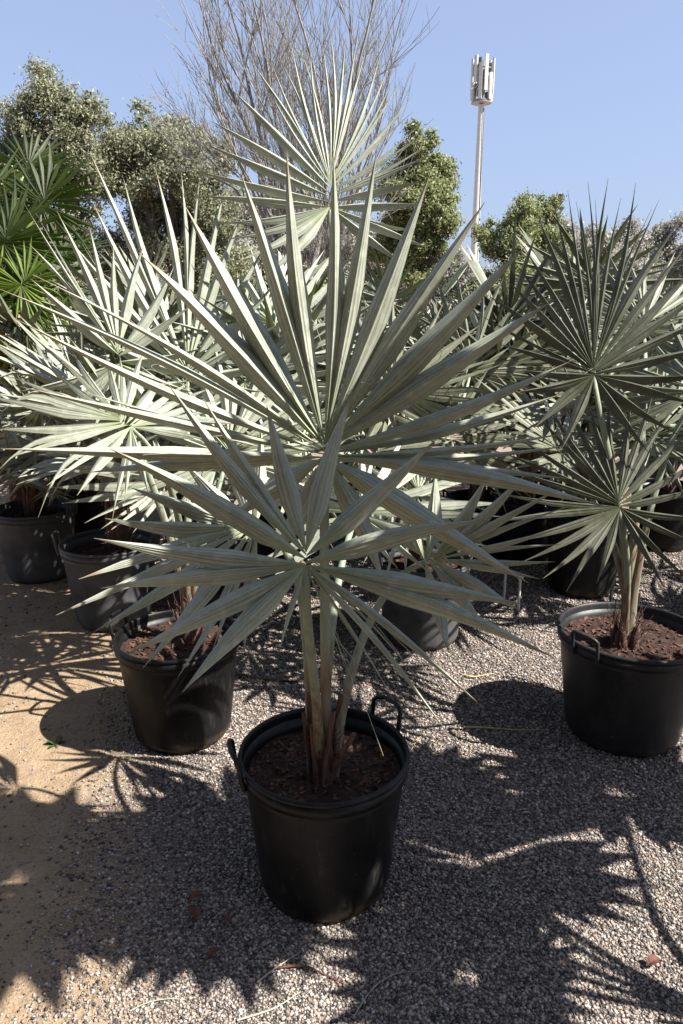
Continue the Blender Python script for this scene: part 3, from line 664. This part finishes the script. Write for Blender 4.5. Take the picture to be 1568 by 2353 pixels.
def cpx(Y, items):      # clumps from picture positions at distance Y
    out = []
    for px, py, rp_ in items:
        p = at(px, py, Y); out.append((p, rp_ * Y / FPX * 1.02))
    x0 = sum(p.x for p, _ in out)/len(out)
    return x0, [(p.x - x0, rng.uniform(-.5, .5), p.z, r) for p, r in out]
x0, c = cpx(17, [(110,240,65),(60,300,70),(150,290,80),(200,260,45),(30,340,60),(190,350,80),(90,390,90),(10,420,80),(180,430,70),(-60,380,90),(40,520,90),(150,540,80),(60,640,90),(-40,600,90),(160,650,80)])
tree(x0, 17, c, 'tall round topped tree at the left edge, highest of the green crowns', M['crown'], 70000, .075, 1)
x0, c = cpx(18, [(340,290,50),(390,320,60),(300,340,55),(440,310,40),(270,400,60),(350,400,80),(440,390,75),(500,360,50),(330,470,60),(430,470,70),(330,570,80),(430,580,90),(500,480,70),(250,610,70),(520,600,80)])
tree(x0, 18, c, 'lower leafy tree beside the tall left one, its crown meeting the bare branches', M['crown'], 65000, .075, 2)
x0, c = cpx(16, [(955,330,42),(935,390,50),(985,385,55),(1000,440,50),(930,460,60),(980,520,60),(1020,450,32),(1000,500,40),(900,560,60),(960,600,60)])
tree(x0, 16, c, 'narrow leafy tree standing between the top fan and the mast', M['crown2'], 50000, .07, 3)
x0, c = cpx(15, [(1190,500,45),(1240,490,45),(1170,570,60),(1240,570,60),(1285,460,25),(1160,640,60),(1270,640,60),(1110,700,60),(1130,540,40),(1210,700,80),(1300,700,70)])
tree(x0, 15, c, 'rounded green bush tree just right of the mast', M['crown2'], 50000, .06, 4)
x0, c = cpx(19, [(1330,580,55),(1410,560,55),(1480,580,60),(1545,550,50),(1380,650,70),(1470,660,70),(1560,650,70),(1610,560,60)])
tree(x0, 19, c, 'pale grey green tree at the right edge behind the dark starry fan', M['crown3'], 60000, .08, 5)
x0, c = cpx(22, [(560,500,70),(620,560,70),(680,480,60),(520,600,70),(600,650,70),(700,620,70),(790,640,70),(840,720,70)])
tree(x0, 22, c, 'hazy grey tree thicket below the bare branches', M['crown3'], 60000, .09, 6)
x0, c = cpx(20, [(830,560,60),(880,640,70),(960,660,70),(1050,620,45),(1060,690,70),(760,560,60),(1130,700,70)])
tree(x0, 20, c, 'grey leafy thicket filling in between the narrow tree and the mast', M['crown3'], 45000, .085, 7)
x0, c = cpx(17, [(1290,540,50),(1340,600,60),(1260,600,60),(1400,640,70),(1330,680,80),(1480,620,60)])
tree(x0, 17, c, 'grey green tree behind the dark starry fan, right of the bush tree', M['crown3'], 45000, .075, 8)
# hedge line far behind
for k in range(9):
    x = -9 + k*2.35; c = [(rng.uniform(-.6,.6), 0, rng.uniform(.6, 1.6), rng.uniform(.7, 1.1)) for _ in range(4)]
    tree(x, 11.5 + rng.uniform(-1, 1), c, 'low green shrub in the hedge behind the palms, %s from the left' % ('first','second','third','fourth','fifth','sixth','seventh','eighth','last')[k], M['crown2' if k % 2 else 'crown'], 7000, .05, 20+k, group='hedge shrubs behind the palms', name='shrub')

for k, (x, y, zt, lab) in enumerate([(-3.6, -2.6, 6.5, 'unseen dense tree added behind the photographer on the left'), (-.6, -4.0, 7, 'unseen dense tree added straight behind the photographer'), (-5.5, 1.0, 6, 'unseen dense tree added out of the picture on the left'), (2.6, -4.6, 5.5, 'unseen dense tree added behind the photographer on the right')]):  # unseen trees added to block sky light and deepen the shade on the leaves
    c = [(rng.uniform(-1.5, 1.5), rng.uniform(-1, 1), rng.uniform(1.8, zt), rng.uniform(1.1, 1.6)) for _ in range(9)]
    tree(x, y, c, lab, M['crown'], 11000, .26, 40+k, group='unseen trees added outside the picture')

# bare tree
def bare_tree(x, y, seed):
    rg = random.Random(seed); root = empty('bare_tree', (x, y, 0), 'leafless grey tree with fine upswept twigs rising above the palms', 'tree')
    b = MB(); tw = MB(); cnt = [0]
    def grow(p, d, L, r, lvl):
        if p.x > x + 2.1 - .12*max(0, p.z - 4.6) or p.x < x - 2.6 + 1.5*min(1, max(0, (p.z - 5.3)/.9)): return
        cnt[0] += 1
        pts = [p]; dd = d.copy(); ns = 4 if lvl < 3 else 3
        for i in range(ns):
            dd = (dd + Vector((rg.gauss(0,.09), rg.gauss(0,.09), rg.gauss(.03,.05)))).normalized(); pts.append(pts[-1] + dd*L/ns)
        rad = [r*(1-.45*i/ns) for i in range(ns+1)]
        (b if lvl < 2 else tw).tube(pts, rad, 7 if lvl < 2 else 3, caps=False)
        if lvl >= 5: return
        k = (3, 3, 3, 3, 2)[lvl]
        for i in range(k):
            f = rg.uniform(.3, 1); q = pts[int(f*ns)]; ax = dd.orthogonal(); ax.rotate(Matrix.Rotation(rg.uniform(0, 6.283), 3, dd))
            nd = (dd + ax*rg.uniform(.25, .6)).normalized(); nd.z += .10; nd.x *= (.7 if nd.x > 0 else .95); nd.normalize()
            grow(q, nd, L*rg.uniform(.5, .72), max(r*.5, .004), lvl+1)
        grow(pts[-1], dd, L*.7, max(r*.55, .005), lvl+1)
    for k in range(6):
        a = k*2.4; lean = (.05, .16, .22, .3, .28, .34, .2)[k] * (.35 if math.cos(a) > 0 else 1)
        grow(Vector((x, y, .9)), Vector((math.cos(a)*lean, math.sin(a)*lean*.6, 1)).normalized(), 2.7, .07, 0)
    b.tube([(x, y, -.1), (x, y, .5), (x, y, 1.1)], [.2, .17, .13], 10)
    b.build('trunk', M['twig'], root, smooth=True); tw.build('twigs', M['twig'], root)
q = at(705, 600, 13.5); bare_tree(q.x, 13.5, 5)

# ================================================================== MAST
def mast():
    Y = 60.0; c = at(1108, 180, Y); x = c.x; z = c.z; u = Y * 1.02 / FPX          # metres per px there
    root = empty('antenna_mast', (x, Y, 0), 'tall white steel mast topped by a ring of white antenna panels', 'mast')
    b = MB(); b.tube([(x, Y, 0), (x, Y, z - 48*u)], [.36, .21], 20); b.build('pole', M['whitepaint'], root, smooth=True)
    b = MB(); zb = z - 45*u; zt = z + 30*u
    for zz in (zb + .15, (zb+zt)/2 + .1, zt - .5):
        pts = [(x + .62*math.cos(a*math.pi/9), Y + .62*math.sin(a*math.pi/9), zz) for a in range(19)]
        b.tube(pts, .045, 6)
    for a in range(0, 360, 60): b.tube([(x, Y, zb+.15), (x + .62*math.cos(R(a)), Y + .62*math.sin(R(a)), zb+.15)], .04, 6)
    b.tube([(x, Y, z - 50*u), (x, Y, zt)], .11, 10); b.lathe([(.05, 0), (.74, 0), (.74, .09), (.05, .09)], (x, Y, zb - .02), 24)
    b.build('ring_frame', M['steel'], root)
    rg = random.Random(3)
    for k in range(12):
        a = R(k*30 + 10); top = (k % 3 != 1)
        h = 1.15 if top else .85; zc = (zt - h + .25 + rg.uniform(-.1, .1)) if k % 2 else (zb + h + .15); wd = .12
        p = MB(); p.box((x + .76*math.cos(a), Y + .76*math.sin(a), zc), (.07, wd, h), rz=a); 
        p.box((x + .64*math.cos(a), Y + .64*math.sin(a), zc), (.06, .04, h*.8), rz=a)
        p.build('antenna_panel', M['whitepaint'], root)
    b = MB(); b.tube([(x + .2, Y - .26, 1), (x + .17, Y - .22, z - 2)], .03, 5); b.build('feeder_cable', M['darksteel'], root)
    for k in range(11):
        a = R(k*51 + 30); p = MB(); p.box((x + .5*math.cos(a), Y + .5*math.sin(a), zb + rg.uniform(.5, 2.6)), (.09, .14, .26), rz=a); p.build('equipment_box', M['darksteel'], root)
mast()

# ================================================================== SMALL THINGS ON THE GROUND
def stalk(pxs, r, m, label, name='dry_stalk', cat='stalk', z=.008, group=None):
    pts = [onground(a, b_) for a, b_ in pxs]
    for i, p in enumerate(pts): p.z = gz(p.x, p.y) + z + .004*math.sin(i*1.7)
    # smooth
    for _ in range(2):
        q = [pts[0]]
        for i in range(len(pts)-1): q += [pts[i].lerp(pts[i+1], .25), pts[i].lerp(pts[i+1], .75)]
        q.append(pts[-1]); pts = q
    n = len(pts); b = MB(); b.tube(pts, [r*(1-.75*i/n) for i in range(n)], 6, flat=.6)
    o = b.build(name, M[m], origin=tuple(pts[0]), smooth=True); tag(o, label, cat, group); return o
G = 'dry stalks and straws on the gravel'
stalk([(545,2350),(620,2330),(650,2310),(690,2280)], .003, 'paleStraw', 'pale curved dry stalk below the foreground pot at the bottom edge', group=G)
stalk([(590,2262),(640,2225),(690,2190)], .0025, 'paleStraw', 'short straight dry stalk just under the foreground pot', group=G)
stalk([(810,2345),(850,2280),(900,2240),(960,2232),(1010,2240),(1060,2290),(1110,2340)], .0022, 'paleStraw', 'long arching dry stalk at bottom centre', group=G)
stalk([(980,2235),(1020,2190),(1040,2150)], .0018, 'paleStraw', 'thin upright twig meeting the long arching stalk', group=G)
stalk([(1065,1668),(1110,1670),(1180,1674),(1260,1672)], .005, 'straw', 'long yellow straw at the lower edge of the right pot shadow', group=G)
stalk([(1065,1553),(1085,1560),(1115,1552),(1135,1548)], .005, 'straw', 'short bent yellow straw at the upper edge of the right pot shadow', group=G)
stalk([(928,1790),(935,1740),(955,1700),(975,1680)], .004, 'straw', 'yellow straw leaning beside the handle of the foreground pot', group=G)
stalk([(300,2330),(340,2312),(390,2300),(430,2302)], .0018, 'paleStraw', 'wispy stalk in the shade at bottom left', group=G)
stalk([(620,2230),(700,2222),(740,2240),(790,2262)], .004, 'deadleaf', 'dark brown twig beneath the foreground pot', group=G)
def dead_leaf(px, py, s, ang, label, m='deadleaf'):
    p = onground(px, py); z = gz(p.x, p.y); b = MB(); rows = []
    for i in range(7):
        t = i/6; wd = s*.28*math.sin(math.pi*min(1, t*.97+.02)); lift = .012*math.sin(t*3.1)
        c = Vector((p.x + math.cos(ang)*s*(t-.5), p.y + math.sin(ang)*s*(t-.5), z + .012 + lift)); sd = Vector((-math.sin(ang), math.cos(ang), 0))*wd
        rows.append([c - sd + Vector((0,0,.005)), c, c + sd + Vector((0,0,.007))])
    b.grid(rows); o = b.build('dead_leaf', M[m], origin=tuple(p)); tag(o, label, 'leaf', 'dead leaves on the gravel')
for px, py, s, a, lab in [(450,2075,.05,.3,'reddish dead leaf at the left foot of the foreground pot'), (448,2110,.06,1.9,'dark red curled leaf beside a smaller dead leaf, bottom left of the pot'), (520,2125,.04,2.6,'small dead leaf midway between the curled red leaf and the foreground pot'), (490,2205,.04,.9,'dead leaf low in the shade at bottom left of the foreground pot'), (1500,2215,.05,.4,'orange brown leaf in the sun at bottom right')]:
    dead_leaf(px, py, s, a, lab)
def weed(px, py, s, label, seed):
    p = onground(px, py); rg = random.Random(seed); b = MB()
    for k in range(26):
        a = rg.random()*6.28; L = s*rg.uniform(.4, 1); el = rg.uniform(.3, 1.1); d = Vector((math.cos(a)*math.cos(el), math.sin(a)*math.cos(el), math.sin(el)))
        c = Vector((p.x, p.y, 0)); sd = d.cross(Vector((0,0,1))).normalized()
        b.grid([[c + d*L*t + Vector((0,0,-.3*L*t*t)) + sd*(L*.16*math.sin(math.pi*t)*q) for q in (-1, 0, 1)] for t in (0, .25, .5, .75, .98)])
    o = b.build('weed', M['weed'], origin=(p.x, p.y, 0)); tag(o, label, 'weed')
weed(128, 1712, .06, 'small green weed in the sand at left', 1)
stalk([(470,1562),(560,1560),(620,1570),(690,1574),(760,1566),(840,1572),(900,1590)], .007, 'pot', 'thin black hose on the gravel behind the foreground pot', name='black_strand', cat='strand', z=.012)  # thin black tube laid on the gravel along a dark line
# drip irrigation stakes
for k, (px, py, lab) in enumerate([(1157,1375,'white irrigation stake, left of the two behind the foreground palm'), (1190,1400,'white irrigation stake, right of the two, nearest the right edge pot')]):
    p = onground(px, py); b = MB(); b.tube([(p.x, p.y, -.03), (p.x, p.y, .2)], .008, 8); b.box((p.x, p.y, .2), (.014, .014, .012)); o = b.build('irrigation_stake', M['whitepaint'], origin=(p.x, p.y, 0)); tag(o, lab, 'stake', 'irrigation stakes')
